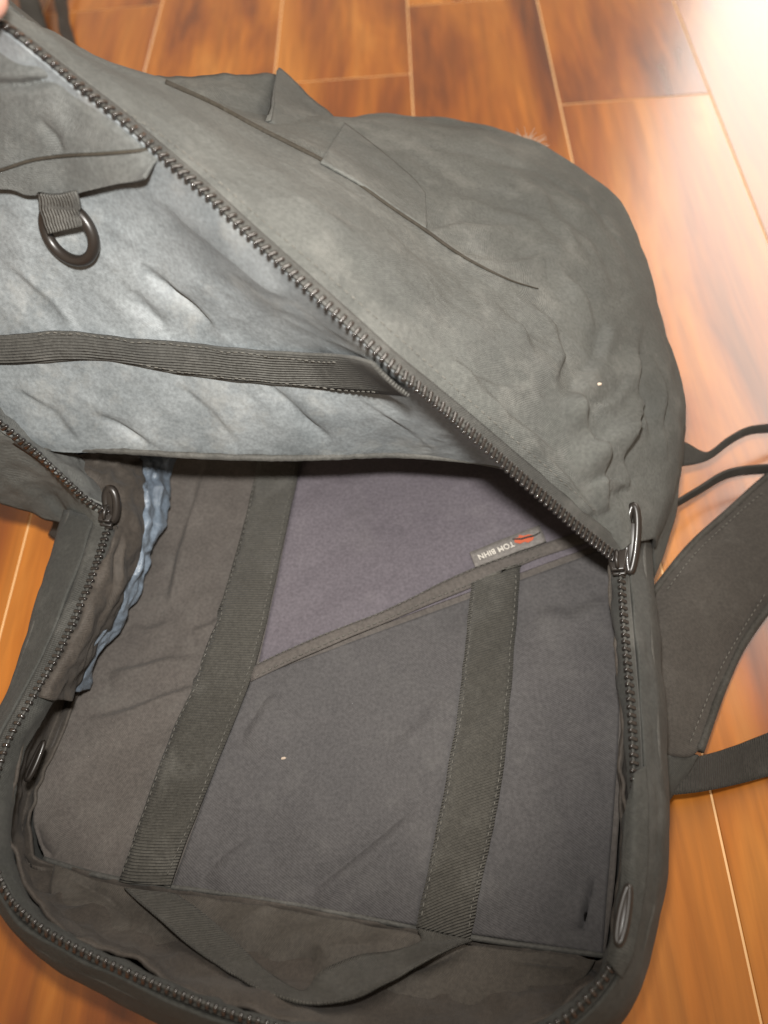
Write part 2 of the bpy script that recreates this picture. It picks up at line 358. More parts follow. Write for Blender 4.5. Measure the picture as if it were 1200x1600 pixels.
for nm, pl in [('l', [(408, 730), (387, 830), (350, 960), (315, 1055), (257, 1200), (197, 1372)]), ('r', [(465, 735), (435, 870), (395, 1045), (335, 1200), (265, 1380)]),
               ('l2', [(741, 925), (728, 1050), (703, 1225), (657, 1443)]), ('r2', [(804, 900), (794, 1050), (774, 1240), (727, 1460)]),
               ('h1', [(400, 1046), (480, 1009), (600, 960), (735, 897), (850, 856)]), ('h2', [(398, 1064), (480, 1025), (600, 975), (735, 918), (850, 868)])]:
    stitches('stitching', pl, 'panel', M_thr, BAG, .0022, .0013, .0003, .0058 if nm[0] != 'h' else .005)
# seam cord where the panel meets the end wall
cord = arcres(GP[-2] + [0, 0, .0012], n=120)
for _ in range(10): cord[1:-1] = (cord[:-2] + cord[1:-1] + cord[2:]) / 3
cord += np.array([[0, 0, .0006 * fbm(p, 60, 2)] for p in cord])
tube('seam_cord', cord, .0013, M_bind, BAG, seg=8)

# --- rim with the half of the zip that stays on the tray
chain = [(171, 822, .088), (140, 915, .088), (98, 1010, .088), (50, 1095, .089), (12, 1165, .090), (-8, 1240, .090), (-10, 1310, .090), (8, 1385, .090), (48, 1434, .090), (106, 1472, .090), (190, 1512, .089), (285, 1553, .088), (388, 1590, .088), (520, 1622, .088), (660, 1635, .088), (780, 1626, .088), (868, 1598, .088), (925, 1548, .089), (962, 1490, .090), (984, 1400, .090), (990, 1300, .090), (989, 1200, .089), (984, 1100, .089), (976, 1000, .088), (969, 893, .088), (975, 820, .085)]
outer = [(103, 798, .078), (74, 900, .078), (42, 1000, .078), (14, 1085, .078), (-18, 1160, .078), (-38, 1240, .078), (-36, 1320, .078), (-12, 1392, .078), (28, 1452, .078), (88, 1498, .078), (165, 1535, .077), (260, 1578, .076), (370, 1620, .076), (510, 1660, .076), (660, 1678, .076), (800, 1668, .076), (905, 1628, .076), (965, 1570, .077), (1003, 1490, .078), (1024, 1400, .078), (1033, 1285, .078), (1032, 1180, .078), (1026, 1080, .078), (1018, 980, .076), (1010, 890, .074), (1008, 820, .07)]
CH, OU = pts(chain), pts(outer)
cen = np.array([-.03, .12, 0])
def outw(A, d):
    D = A - cen; D[:, 2] = 0; D /= np.linalg.norm(D, axis=1, keepdims=True); return A + D * d
TB = CH * .72 + OU * .28 + [0, 0, .0022]
MIDR = CH * .42 + OU * .58 + [0, 0, .0020]
W1 = outw(OU.copy(), .006); W1[:, 2] = .058
W2 = outw(OU.copy(), .004); W2[:, 2] = .03
W3 = outw(OU.copy(), -.004); W3[:, 2] = .001
_, GR = patch('side_wall', [TB, MIDR, OU, W1, W2, W3], 260, 34, M_rim, BAG, [('n', .0012, 26, 5.0), ('w', .0007, 40, 1.5, .3, 3)], .002, 'rim', world=True)
_, GT = patch('zip_tape', [CH * .94 + OU * .06 + [0, 0, .0004], CH * .83 + OU * .17 + [0, 0, .0020], TB + [0, 0, .0012]], 260, 5, M_tape, BAG, (), .0008, world=True)
# piping ridge along the outer edge of the rim
tube('rim_piping', arcres(MIDR * .35 + OU * .65 + [0, 0, .0012], n=260), .0015, M_bind, BAG, seg=7)
# lining under the chain: a facing strip, then the wall down to the panel
pe = [(232, 812, .034), (216, 860, .034), (166, 985, .034), (95, 1140, .034), (62, 1230, .034), (52, 1290, .034), (66, 1342, .032), (110, 1352, .03), (150, 1364, .03), (192, 1376, .03), (240, 1384, .03), (320, 1394, .03), (420, 1408, .03), (530, 1430, .03), (640, 1450, .03), (740, 1466, .03), (820, 1478, .03), (890, 1488, .03), (945, 1496, .03), (958, 1400, .034), (964, 1300, .034), (968, 1200, .034), (972, 1100, .034), (974, 1000, .034), (974, 900, .034), (978, 820, .034)]
PE = pts(pe)
inw = lambda A, d: outw(A.copy(), -d)
I0 = CH * .97 + OU * .03; I1 = inw(CH, .0015); I1[:, 2] -= .006
I2 = inw(CH, .001); I2[:, 2] -= .014
_, GF = patch('inner_facing', [I0, I1, I2], 260, 14, M_rim, BAG, [('n', .0018, 45, 8.0), ('w', .0012, 60, 1.3, 1.2, 3)], .0012, world=True)
J1 = outw(CH.copy() * .45 + PE * .55, .010); J1[:, 2] = .05
J0 = I2 + [0, 0, .004]
J2 = outw(PE.copy(), .008); J2[:, 2] = .030
_, GW = patch('inner_wall', [J0, J1, J2, PE], 300, 30, M_dark, BAG, [('n', .003, 32, 9.0), ('w', .0026, 45, 1.6, .9, 5)], .0015, 'iwall', world=True)
# crumpled pale blue lining behind the left edge of the panel
patch('crumpled_lining', [
    [(90, 690, .085), (150, 690, .080), (205, 690, .070), (285, 690, .040)],
    [(120, 740, .080), (165, 735, .072), (212, 735, .06), (272, 730, .040)],
    [(168, 800, .074), (195, 790, .066), (222, 790, .056), (250, 785, .040)],
    [(168, 860, .074), (188, 860, .068), (206, 860, .058), (226, 850, .041)],
    [(143, 930, .074), (160, 930, .068), (178, 930, .058), (200, 920, .041)],
    [(108, 1000, .072), (126, 1000, .067), (144, 1000, .057), (165, 995, .041)],
    [(76, 1075, .070), (92, 1075, .062), (110, 1075, .050), (128, 1070, .038)]], 90, 190, M_blue, BAG,
    [('w', .0055, 44, 2.6, 1.15, 4.0), ('w', .0030, 90, 3.0, 1.5, 9.0), ('n', .003, 60, 2.2), ('f', [(160, 960), (196, 880), (212, 800), (190, 730)], 14, .006), ('f', [(215, 860), (232, 800), (232, 740)], 12, .005)], .001)
patch('dark_fold', [
    [(60, 715, .096), (110, 712, .094), (170, 700, .088), (215, 700, .08)],
    [(110, 752, .094), (140, 745, .092), (185, 735, .08), (216, 722, .066)],
    [(172, 815, .086), (182, 806, .086), (204, 800, .078), (222, 790, .064)],
    [(160, 872, .086), (172, 870, .086), (194, 868, .076), (213, 860, .06)],
    [(136, 935, .086), (148, 935, .086), (168, 935, .076), (186, 930, .06)],
    [(100, 1010, .086), (114, 1010, .086), (134, 1010, .074), (148, 1008, .058)],
    [(58, 1090, .086), (72, 1092, .085), (96, 1092, .072), (112, 1090, .052)]], 50, 130, M_dark, BAG, [('w', .0032, 60, 2.4, 1.2, 3), ('n', .003, 55, 6), ('f', [(150, 980), (180, 900), (195, 830)], 10, .004)], .0012)
# end wall pocket lip with folds
_, GE = patch('end_pocket', [
    [(85, 1352, .036), (192, 1386, .036), (320, 1402, .036), (480, 1428, .036), (640, 1458, .036), (800, 1484, .036), (930, 1500, .036)],
    [(80, 1400, .040), (190, 1432, .040), (320, 1450, .041), (480, 1475, .041), (640, 1502, .041), (790, 1520, .041), (915, 1525, .040)],
    [(95, 1440, .046), (200, 1480, .046), (330, 1512, .046), (480, 1540, .046), (640, 1556, .046), (780, 1556, .046), (890, 1545, .045)],
    [(125, 1462, .050), (220, 1502, .050), (340, 1548, .050), (490, 1585, .050), (640, 1596, .050), (770, 1588, .050), (870, 1566, .050)]], 170, 60, M_endp, BAG,
    [('n', .003, 30, 1.0), ('c', [(115, 1375), (165, 1400), (210, 1440)], 12, .003), ('c', [(500, 1480), (440, 1530)], 18, .005), ('c', [(800, 1500), (900, 1510)], 10, .003), ('c', [(740, 1470), (680, 1500), (600, 1530)], 10, .003), ('w', .002, 34, 2.5, .3, 6)], .0012, 'endp')
# slack webbing loop joining the two webbings
patch('webbing_loop', [
    [(194, 1386, .044), (245, 1432, .050), (300, 1478, .056), (360, 1515, .061), (425, 1550, .066), (485, 1566, .068), (545, 1560, .067), (600, 1536, .062), (650, 1508, .055), (700, 1484, .047), (738, 1470, .044)],
    [(272, 1394, .042), (315, 1424, .046), (360, 1462, .050), (400, 1500, .054), (440, 1530, .058), (475, 1546, .062), (500, 1520, .061), (545, 1498, .056), (600, 1486, .050), (655, 1472, .046), (652, 1450, .044)]], 120, 9, M_web, BAG, [('n', .0015, 30, 3)], .0014)
patch('rim_fold', [
    [(1012, 1195, .0905), (1014, 1260, .092), (1012, 1340, .092), (1006, 1420, .092), (990, 1490, .0915), (972, 1530, .0905)],
    [(992, 1210, .0945), (992, 1265, .0955), (990, 1340, .0955), (984, 1410, .0955), (970, 1470, .095), (958, 1512, .094)],
    [(986, 1222, .0925), (976, 1270, .0925), (973, 1340, .0925), (967, 1400, .0925), (955, 1460, .0925), (946, 1500, .0925)]], 60, 16, M_rim, BAG, [('n', .001, 40, 3)], .0015)

# --- lid: gusset, lining, main body
ridge = [(-150, -70, .295), (0, 38, .285), (60, 85, .277), (120, 135, .268), (190, 190, .26), (250, 243, .25), (320, 303, .243), (380, 360, .235), (440, 415, .228), (500, 470, .22), (560, 525, .21), (620, 580, .2), (680, 630, .185), (740, 682, .17), (800, 735, .152), (850, 778, .135), (900, 822, .118), (945, 858, .101), (962, 872, .094)]
seam1 = [(-120, -75, .28), (32, 34, .27), (80, 55, .262), (140, 84, .255), (200, 107, .248), (255, 127, .24), (330, 163, .228), (400, 200, .218), (460, 230, .21), (530, 268, .2), (600, 318, .19), (660, 358, .18), (720, 400, .172), (790, 436, .165), (860, 480, .155), (920, 570, .14), (962, 690, .12), (988, 795, .1), (1000, 846, .088)]
RG, SM = pts(ridge), pts(seam1)
ZD = SM - RG; ZD /= np.linalg.norm(ZD, axis=1, keepdims=True)
MID = RG * .5 + SM * .5 + [0, 0, .006]
_, GZ = patch('zip_tape', [RG + [0, 0, .0006], RG + ZD * .0035 + [0, 0, .0014], RG + ZD * .0075 + [0, 0, .0024]], 200, 6, M_tape, BAG, (), .0008, world=True)
outl = [(-60, -60, .12), (90, 90, .12), (160, 140, .12), (230, 180, .12), (290, 200, .12), (340, 205, .125), (400, 215, .13), (450, 215, .135), (500, 205, .14), (560, 196, .14), (640, 194, .135), (740, 207, .13), (840, 240, .12), (930, 292, .115), (985, 355, .105), (1030, 490, .09), (1071, 640, .072), (1048, 770, .062), (1016, 862, .055)]
OL = pts(outl)
B1 = SM * .72 + OL * .28 + [0, 0, .004]
gt = SM - MID; gt /= np.linalg.norm(gt, axis=1, keepdims=True); bt = B1 - SM; bl = np.linalg.norm(bt, axis=1, keepdims=True); bt /= bl
kk = np.interp(np.arange(len(SM)), [11, 14], [0, .55])[:, None]
tt = gt * kk + bt * (1 - kk); tt /= np.linalg.norm(tt, axis=1, keepdims=True); B1 = SM + tt * bl
B2 = SM * .35 + OL * .65 + [0, 0, .010]; B3 = SM * .1 + OL * .9 + [0, 0, .006]
O2 = OL.copy(); bc = np.array([.02, .3, 0]); D = O2 - bc; D[:, 2] = 0; D /= np.linalg.norm(D, axis=1, keepdims=True)
O2 = OL + D * .006; O2[:, 2] *= .55
O3 = OL - D * .002; O3[:, 2] = .0015
_, GB = patch('lid_shell', [RG + ZD * .005, MID * .5 + RG * .5, MID, MID * .5 + SM * .5, SM, B1, B2, B3, OL, O2, O3], 340, 290, M_ext, BAG, [
    ('n', .0030, 11, 11), ('w', .0010, 18, 3.4, 1.1, 3), ('w', .0006, 55, 3.0, -.5, 5), ('n', .0003, 80, 2),
    ('f', [(695, 560), (735, 590), (770, 604), (825, 606)], 24, 0.0027),
    ('f', [(720, 585), (785, 650), (870, 715)], 30, 0.0031),
    ('f', [(770, 475), (812, 512), (832, 560)], 24, 0.0023),
    ('f', [(820, 690), (880, 745), (930, 800)], 22, 0.0020),
    ('f', [(560, 330), (640, 400), (720, 440)], 40, 0.0016),
    ('f', [(420, 270), (520, 350), (600, 420)], 40, 0.0012),
    ('f', [(868, 650), (900, 605), (935, 560), (950, 505)], 26, 0.0059),
    ('f', [(955, 800), (938, 720), (905, 655), (890, 610)], 30, 0.0065),
    ('f', [(985, 760), (968, 715), (978, 665), (995, 630)], 24, 0.0082),
    ('f', [(1012, 690), (990, 620), (990, 560), (1008, 500)], 24, 0.0047),
    ('f', [(830, 470), (868, 510), (880, 560), (866, 600)], 28, 0.0035),
    ('f', [(880, 420), (920, 470), (930, 520)], 26, 0.0035),
    ('f', [(1040, 720), (1030, 660), (1036, 600), (1020, 560)], 20, 0.0041),
    ('f', [(925, 640), (950, 628), (975, 600)], 16, 0.0035),
    ('f', [(900, 700), (935, 690), (965, 660)], 16, 0.0031),
    ('f', [(915, 760), (945, 745), (975, 755)], 14, 0.0031),
    ('f', [(560, 230), (640, 250), (720, 290)], 30, 0.0016),
    ('f', [(870, 330), (930, 380), (960, 450)], 30, 0.0023),
    ('f', [(935, 450), (970, 470), (1000, 450)], 18, 0.0023),
    ('c', [(640, 225), (740, 235), (850, 270), (940, 325), (985, 400), (1005, 480)], 6, .0022),
    ('f', [(664, 365), (720, 352), (800, 362)], 30, 0.0041),
    ('f', [(690, 300), (760, 318), (840, 350), (890, 400)], 36, 0.0028),
    ('f', [(770, 245), (850, 300), (930, 420)], 36, 0.0026),
    ('f', [(700, 400), (780, 412), (850, 400)], 26, 0.0023)], .002, 'body', world=True, fade=.05)
BV['gusset'] = BV['body']
# layered cover flap beside the gusset seam
strip('cover_flap', [(500, 256), (560, 290), (610, 325), (664, 360)], [(538, 196), (590, 236), (642, 280), (663, 306)], 'body', M_ext, BAG, .0016, 60, 24, .0014, smooth=3)
# dark seams
def seam(name, poly, key, r=.0011, off=.0004, mat=M_seam):
    A = np.array([hit(key, u, v, off)[0] for u, v in arcres(np.array(poly, float), n=110)])
    A[1:-1] = (A[:-2] + A[1:-1] + A[2:]) / 3
    return tube(name, A, r, mat, BAG, seg=7, flat=.6)
SS = np.array([hit('body', u, v, .0004)[0] for u, v in arcres(np.array([(258, 130)] + [p[:2] for p in seam1[6:14]] + [(840, 452)], float), n=140)])
for _ in range(4): SS[1:-1] = (SS[:-2] + SS[1:-1] * 2 + SS[2:]) / 4
tube('seam', SS, np.interp(np.arange(140), [0, 60, 110, 139], [.0013, .0011, .0008, .0003]), M_seam, BAG, seg=7)
seam('seam', [(540, 200), (590, 235), (640, 278), (660, 305), (664, 355)], 'body', .0008)
stitches('stitching', [(170, 160), (260, 220), (340, 285), (420, 355), (520, 440), (640, 545), (760, 650), (860, 735), (930, 800)], 'gusset', M_thr, BAG, .0022, .0014, .00025)
# lining of the lid
hem = [(-200, 640, .165), (0, 690, .150), (70, 700, .148), (150, 704, .146), (225, 708, .143), (300, 713, .140), (375, 716, .138), (450, 717, .135), (525, 715, .133), (600, 712, .130), (660, 714, .127), (720, 719, .124), (765, 725, .119), (800, 735, .113), (840, 755, .106), (880, 785, .098), (920, 815, .09), (950, 845, .087), (962, 868, .085)]
HM = pts([(u, v, z - float(np.interp(i, [0, 1, 9, 14, 18], [.03, .03, .028, .012, 0]))) for i, (u, v, z) in enumerate(hem)])
RL = RG - [0, 0, .002]
sag = np.interp(np.arange(19), [0, 4, 10, 14, 17], [.10, .10, .07, .03, 0])[:, None]
CA = np.array(CAM)
def back(A, k): return CA + (A - CA) * (1 + sag * k)          # the slack lining bellies away from the zip edge
L1 = back(RL * .8 + HM * .2, .45); L2 = back(RL * .55 + HM * .45, .45); L3 = back(RL * .28 + HM * .72, .12); L4 = back(RL * .06 + HM * .94, .0)
_, GL = patch('lid_lining', [RL, L1, L2, L3, L4, HM], 300, 230, M_lin, BAG, [
    ('n', .0024, 11, 6), ('w', .0013, 20, 5.0, -.75, 1.0), ('w', .0008, 52, 6.0, -.8, 8.0), ('w', .0004, 130, 6.0, -.7, 2.0),
    ('F', [(225, 405), (285, 455), (345, 520)], 24, 0.0020), ('F', [(190, 430), (240, 490), (265, 515)], 19, 0.0015), ('F', [(410, 590), (470, 650), (530, 700)], 20, 0.0015), ('F', [(150, 640), (200, 670), (260, 705)], 19, 0.0015), ('F', [(20, 420), (80, 470), (110, 505)], 22, 0.0015), ('F', [(560, 620), (620, 660), (680, 705)], 19, 0.0013), ('F', [(280, 600), (330, 640), (380, 700)], 19, 0.0013), ('F', [(20, 600), (90, 640), (130, 690)], 19, 0.0015),
    ('c', [(230, 420), (290, 470), (330, 510)], 14, .004), ('c', [(210, 450), (260, 510)], 12, .003), ('c', [(420, 600), (480, 660), (520, 690)], 12, .003), ('c', [(160, 650), (230, 690)], 12, .003), ('b', [(330, 330), (420, 440)], 40, .003)], .0016, 'lining', world=True, fade=.10)
tube('hem_binding', arcres(HM[:15] + [0, 0, .001], n=200) + np.array([[0, 0, .0006 * fbm((i * .02, 0, 0), 20, 3)] for i in range(200)]), .0019, M_bind, BAG, seg=8)
strip('webbing', [(-40, 525), (0, 522), (65, 517), (125, 516), (200, 525), (300, 532), (400, 541), (540, 547), (590, 558)], [(-40, 568), (0, 566), (75, 563), (150, 557), (210, 566), (300, 583), (450, 597), (560, 603), (645, 609)], 'lining', M_webl, BAG, .0034, 120, 8, .0014, crown=.0008, smooth=6)
stitches('stitching', [(60, 521), (125, 520), (200, 529), (300, 536), (400, 545), (545, 553)], 'lining', M_thr, BAG, .0022, .0013, .0003, .0048)
stitches('stitching', [(215, 562), (300, 578), (450, 592), (600, 599)], 'lining', M_thr, BAG, .0022, .0013, .0003, .0048)
# pocket sewn into the top of the lid
pk_t = [(-60, -5), (0, 42), (60, 90), (120, 140), (190, 195), (245, 245)]
pk_b = [(-60, 300), (0, 288), (40, 282), (62, 294), (140, 285), (250, 256)]
pt_ = arcres(np.array([CA + (P(u, v, z) - CA) * 1.002 for u, v, z in [(-60, -5, .2875), (0, 42, .283), (60, 90, .275), (120, 140, .266), (190, 196, .258), (250, 249, .247)]]), n=60)
pb_ = np.array([hit('lining', u, v, .009)[0] for u, v in arcres(np.array(pk_b, float), n=60)])
for _ in range(6): pb_[1:-1] = (pb_[:-2] + pb_[1:-1] * 2 + pb_[2:]) / 4
patch('lid_pocket', [pt_ * (1 - f) + pb_ * f for f in (0, .25, .5, .75, .9, 1)], 90, 60, M_pocket, BAG, [('n', .0028, 22, 3), ('w', .0012, 30, 2.5, .9, 2), ('c', [(-20, 134), (40, 131), (90, 122), (125, 108)], 6, .0035), ('b', [(-20, 116), (70, 110)], 12, .002), ('c', [(60, 180), (90, 215), (100, 240)], 9, .002)], .0014, 'lpock', world=True, fade=.1)
A = np.array([hit('lpock', u, v, .0004)[0] for u, v in arcres(np.array([(-40, 276), (0, 266), (50, 250), (100, 243), (160, 240), (232, 234)], float), n=90)])
for _ in range(12): A[1:-1] = (A[:-2] + A[1:-1] * 2 + A[2:]) / 4
tube('seam', A, .0007, M_seam, BAG, seg=7)
# D-ring on its webbing tab
strip('ring_tab', [(80, 278), (84, 310), (92, 352)], [(149, 276), (156, 308), (159, 342)], 'lining', M_webl, BAG, .0128, 30, 8, .0016, crown=.0012, smooth=6)
rc, rn = hit('lining', 126, 354, .0085); rn = rn / np.linalg.norm(rn)
ru = np.array(UPV) - rn * (np.array(UPV) @ rn); ru /= np.linalg.norm(ru); rr_ = np.cross(ru, rn); rr_ /= np.linalg.norm(rr_)
sgn = 1 if rr_ @ np.array(RTV) > 0 else -1
rad = np.linalg.norm(rc - np.array(CAM)) * 40 / FPX
ring = [rc + rad * (math.cos(a) * rr_ * sgn * 1.0 + math.sin(a) * ru * .96) + rn * .0012 * math.cos(a) for a in np.linspace(0, 2 * math.pi, 48, endpoint=False)]
tube('d_ring', ring, rad * .2, M_black, BAG, seg=12, closed=True, upv=rn)

# --- left flap of the lid
fl = [(172, 803, .096), (140, 783, .104), (100, 745, .118), (60, 708, .130), (25, 680, .141), (0, 660, .149), (-80, 600, .172), (-160, 540, .19)]
FLC = pts(fl)
fo = pts([(168, 838, .082), (112, 800, .080), (84, 776, .084), (56, 768, .092), (25, 762, .098), (0, 752, .104), (-80, 720, .125), (-160, 680, .14)])
fd = fo.copy(); fd[:, 2] -= .035; fd = fd + np.array([-.003, .002, 0])
patch('lid_flap', [FLC * .9 + fo * .1, FLC * .5 + fo * .5 + [0, 0, .003], fo, fd], 90, 36, M_ext, BAG, [('n', .0025, 30, 4), ('w', .0016, 40, 2, 1.0, 2)], .002, world=True)
patch('zip_tape', [FLC + [0, 0, .0005], FLC * .78 + fo * .22 + [0, 0, .002]], 90, 4, M_tape, BAG, (), .0008, world=True)
fi = pts([(185, 795, .07), (175, 760, .072), (150, 735, .085), (110, 705, .10), (70, 690, .11), (40, 670, .125), (-40, 600, .15), (-120, 540, .17)])
patch('flap_lining', [FLC - [0, 0, .0005], FLC * .5 + fi * .5 - [0, 0, .006], fi], 90, 24, M_pocket, BAG, [('n', .003, 45, 7), ('w', .0024, 60, 2, 2.2, 9)], .0012, world=True)

# --- zip teeth
def tooth_shape(bm):
    for v in bm.verts:
        if v.co.y > 0: v.co.x *= .78; v.co.z *= .82
tooth_me = box_mesh('tooth', .0019, .0042, .0023, M_tooth, .00055, 2, tooth_shape)
lid_tooth_me = box_mesh('lid_tooth', .0019, .0053, .0024, M_tooth, .0006, 2, tooth_shape)
def teeth(name, line, back, step, parent, limit=None, vis=True):
    A = arcres(line, step=step); Bk = arcres(back, n=400); out = []
    T = np.gradient(A, axis=0); T /= np.linalg.norm(T, axis=1, keepdims=True)
    q = pix(A)
    for i in range(len(A)):
        a = A[i] - Bk[np.argmin(np.linalg.norm(Bk - A[i], axis=1))]; a -= T[i] * (a @ T[i]); a /= np.linalg.norm(a)
        nrm = np.cross(T[i], a)
        if nrm @ (np.array(CAM) - A[i]) < 0: nrm = -nrm; X = -T[i]
        else: X = T[i]
        inside = -15 < q[i][0] < 1215 and -15 < q[i][1] < 1615
        out.append((inside, A[i] + a * .0006 + nrm * .0010, X, a, nrm))
    return out
zips = []
lidz = empty('lid_zip', tuple(RG[9])); par(lidz, BAG); lidz.location = (0, 0, 0)
for nm, line, back in [('lid_zip_chain', RG, SM), ('tray_zip_chain', CH, OU), ('flap_zip_chain', FLC, fo)]:
    # the coil cord the teeth are clamped to is the part; teeth are its children
    core = lidz if False else tube(nm, arcres(line + [0, 0, .0008], n=260), .0008, M_tape, BAG, seg=6)
    zips.append((core, teeth(nm, line, back, .0034 if line is RG else .0033, core)))
bpy.data.objects.remove(lidz)
cand = [(np.linalg.norm(t[1] - np.array(CAM)), ci, t) for ci, (c, ts) in enumerate(zips) for t in ts]
cand.sort(key=lambda k: (not k[2][0], k[0] * (.6 if k[1] == 0 else 1)))
rest = {0: [], 1: [], 2: []}
for k, (d, ci, t) in enumerate(cand):
    if k < 298 and t[0]: place('tooth', lid_tooth_me if ci == 0 else tooth_me, zips[ci][0], t[1], t[2], t[3], t[4])
    else: rest[ci].append(t)
for ci, ts in rest.items():
    if not ts: continue
    V = []; Fs = []; tv = [np.array(v.co) for v in tooth_me.vertices]; tf = [tuple(p.vertices) for p in tooth_me.polygons]
    for t in ts:
        k = len(V); V += [t[1] + t[2] * v[0] + t[3] * v[1] + t[4] * v[2] for v in tv]; Fs += [tuple(x + k for x in f) for f in tf]
    o = mesh_obj('zip_teeth', V, Fs, M_tooth, zips[ci][0]); o['kind'] = 'stuff'

# --- zip sliders
def frame(a, up):
    a = np.array(a, float); a /= np.linalg.norm(a); up = np.array(up, float); up -= a * (up @ a); up /= np.linalg.norm(up); return a, up, np.cross(a, up)
def slider(c, direc, nrm, s=1.0):
    X, Z, Y = frame(direc, nrm); Y = np.cross(Z, X)
    def sh(bm):
        for v in bm.verts:
            if v.co.x > 0: v.co.y *= .62
    me = box_mesh('slider', .0105 * s, .0098 * s, .0022 * s, M_black, .0008 * s, 2, sh)
    o = place('slider', me, BAG, c + Z * .0028, X, Y, Z)
    me2 = box_mesh('slider_base', .0105 * s, .0098 * s, .0020 * s, M_black, .0008 * s, 2, sh)
    place('base_plate', me2, o, c - Z * .0022, X, Y, Z)
    me3 = box_mesh('post', .004 * s, .0030 * s, .006 * s, M_black, .0006, 2); place('post', me3, o, c, X, Y, Z)
    br = [c + Z * .0036 + X * .0040 * s * math.cos(a) + Z * .0036 * s * math.sin(a) for a in np.linspace(0, math.pi, 12)]
    tube('bridge', br, .0010 * s, M_black, o, seg=8)
    return o
def pull(name, base, tip, side, parent, wid=.0040, r=.0014, hole=.42):
    base, tip = np.array(base), np.array(tip); a = tip - base; L = np.linalg.norm(a); a /= L
    s = np.array(side, float); s -= a * (s @ a); s /= np.linalg.norm(s)
    loop = []
    for t in np.linspace(0, 2 * math.pi, 40, endpoint=False):
        k = (1 - math.cos(t)) / 2; w = wid * math.sin(t) * (.75 + .35 * k)
        loop.append(base + a * L * k + s * w)
    o = tube(name, loop, r, M_black, parent, seg=9, closed=True)
    n = np.cross(a, s); X, Y, Z = a, s, n
    me = box_mesh('grip', L * (1 - hole), wid * 1.5, r * 1.5, M_black, .0006, 2)
    place('grip', me, o, base + a * L * (.08 + (1 - hole) / 2), X, Y, Z)
    return o
UPW = np.array([0, 0, 1.0])
sc_ = P(966, 880, .092); dirr = P(969, 893, .088) - P(975, 1000, .088)
sR = slider(sc_, -dirr, np.array([-.35, -.2, 1.0]), 1.0)
pull('pull_tab', P(984, 893, .090), P(990, 790, .103), np.array([.8, .3, .5]), sR, .0024, .0019, .34)
sc2 = P(168, 806, .094)
sL = slider(sc2, P(140, 915, .088) - P(171, 822, .088), np.array([.2, -.1, 1.0]), .95)
pull('pull_tab', P(176, 812, .094), P(172, 764, .105), np.array([.6, .5, .6]), sL, .0030, .0022, .1)
# inner pocket pulls
pull('inner_pull', P(68, 1160, .066), P(42, 1218, .064), np.array([1, .3, .4]), BAG, .0015, .0012, .12)
pull('inner_pull', P(982, 1385, .0985), P(966, 1474, .0985), np.array([1, .2, .3]), BAG, .0015, .0013, .12)

# --- woven label with its lettering and emblem
M_lab = fabric('label_cloth', (.115, .105, .098), (.15, .138, .128), mott=40, rough=.55, bump=.3, weave=.0009)
M_let = plain('label_letters', (.50, .47, .42), .6); M_red = plain('label_red', (.38, .075, .03), .6); M_ink = plain('label_black', (.02, .018, .016), .6)
lab = strip('brand_label', [(732, 870), (842, 829)], [(741, 894), (850, 853)], 'panel', M_lab, BAG, .0062, 20, 5, .0009)
q = [hit('panel', u, v, .0064)[0] for u, v in ((841, 829), (732, 870), (741, 894), (850, 853))]
lx = q[1] - q[0]; lw = np.linalg.norm(lx); lx /= lw; ln_ = np.cross(lx, q[0] - q[3]); ln_ /= np.linalg.norm(ln_)
if ln_[2] < 0: ln_ = -ln_
ly = np.cross(ln_, lx); lh = np.linalg.norm(q[0] - q[3]); org = (q[0] + q[1] + q[2] + q[3]) / 4 + ln_ * .0004
td = bpy.data.curves.new('lettering', 'FONT'); td.body = 'TOM BIHN'; td.size = 1.0; td.align_x = 'CENTER'; td.align_y = 'CENTER'; td.extrude = .02; td.offset = .012; td.space_character = 1.05
to = bpy.data.objects.new('tmp_text', td); COL.objects.link(to); bpy.context.view_layer.update()
tme = bpy.data.meshes.new_from_object(to.evaluated_get(bpy.context.evaluated_depsgraph_get())); bpy.data.objects.remove(to)
tme.materials.clear(); tme.materials.append(M_let)
xs = [v.co.x for v in tme.vertices]; sc = lw * .50 / (max(xs) - min(xs))
for v in tme.vertices: v.co = Vector((v.co.x * sc, v.co.y * sc * 1.05, v.co.z * sc))
place('lettering', tme, lab, org + lx * lw * .17, lx, ly, ln_)
def flat(name, poly, mat, off):
    V = [org + ln_ * off + lx * x * lw + ly * y * lh for x, y in poly]; V += [v - ln_ * .0003 for v in V]; n = len(poly)
    Fs = [tuple(range(n)), tuple(range(2 * n - 1, n - 1, -1))] + [(i, (i + 1) % n, n + (i + 1) % n, n + i) for i in range(n)]
    return mesh_obj(name, V, Fs, mat, lab, False)
flat('emblem', [(-.38, .02), (-.33, .22), (-.26, .26), (-.22, .14), (-.16, .16), (-.10, -.02), (-.12, -.24), (-.18, -.2), (-.2, -.32), (-.25, -.18), (-.32, -.14)], M_red, .0003)
flat('emblem_line', [(-.47, .02), (-.36, .08), (-.28, .02), (-.2, .0), (-.09, -.2), (-.1, -.26), (-.2, -.1), (-.3, -.06), (-.38, -.0), (-.47, -.04)], M_ink, .0006)

# --- grab handle on the far end
patch('grab_handle', [[(225, 128, .205), (250, 119, .200), (330, 117, .19), (400, 116, .18), (436, 118, .175)], [(300, 190, .205), (330, 186, .200), (370, 186, .192), (410, 186, .182), (430, 186, .177)]], 60, 12, M_ext, BAG, [('n', .002, 40, 3)], .003)
patch('handle_end', [[(432, 108, .180), (440, 106, .178), (470, 138, .172), (510, 172, .166), (548, 202, .16)], [(424, 188, .200), (428, 192, .198), (450, 212, .196), (480, 232, .193), (508, 252, .192)]], 40, 20, M_ext, BAG, [('n', .0015, 40, 6)], .003)

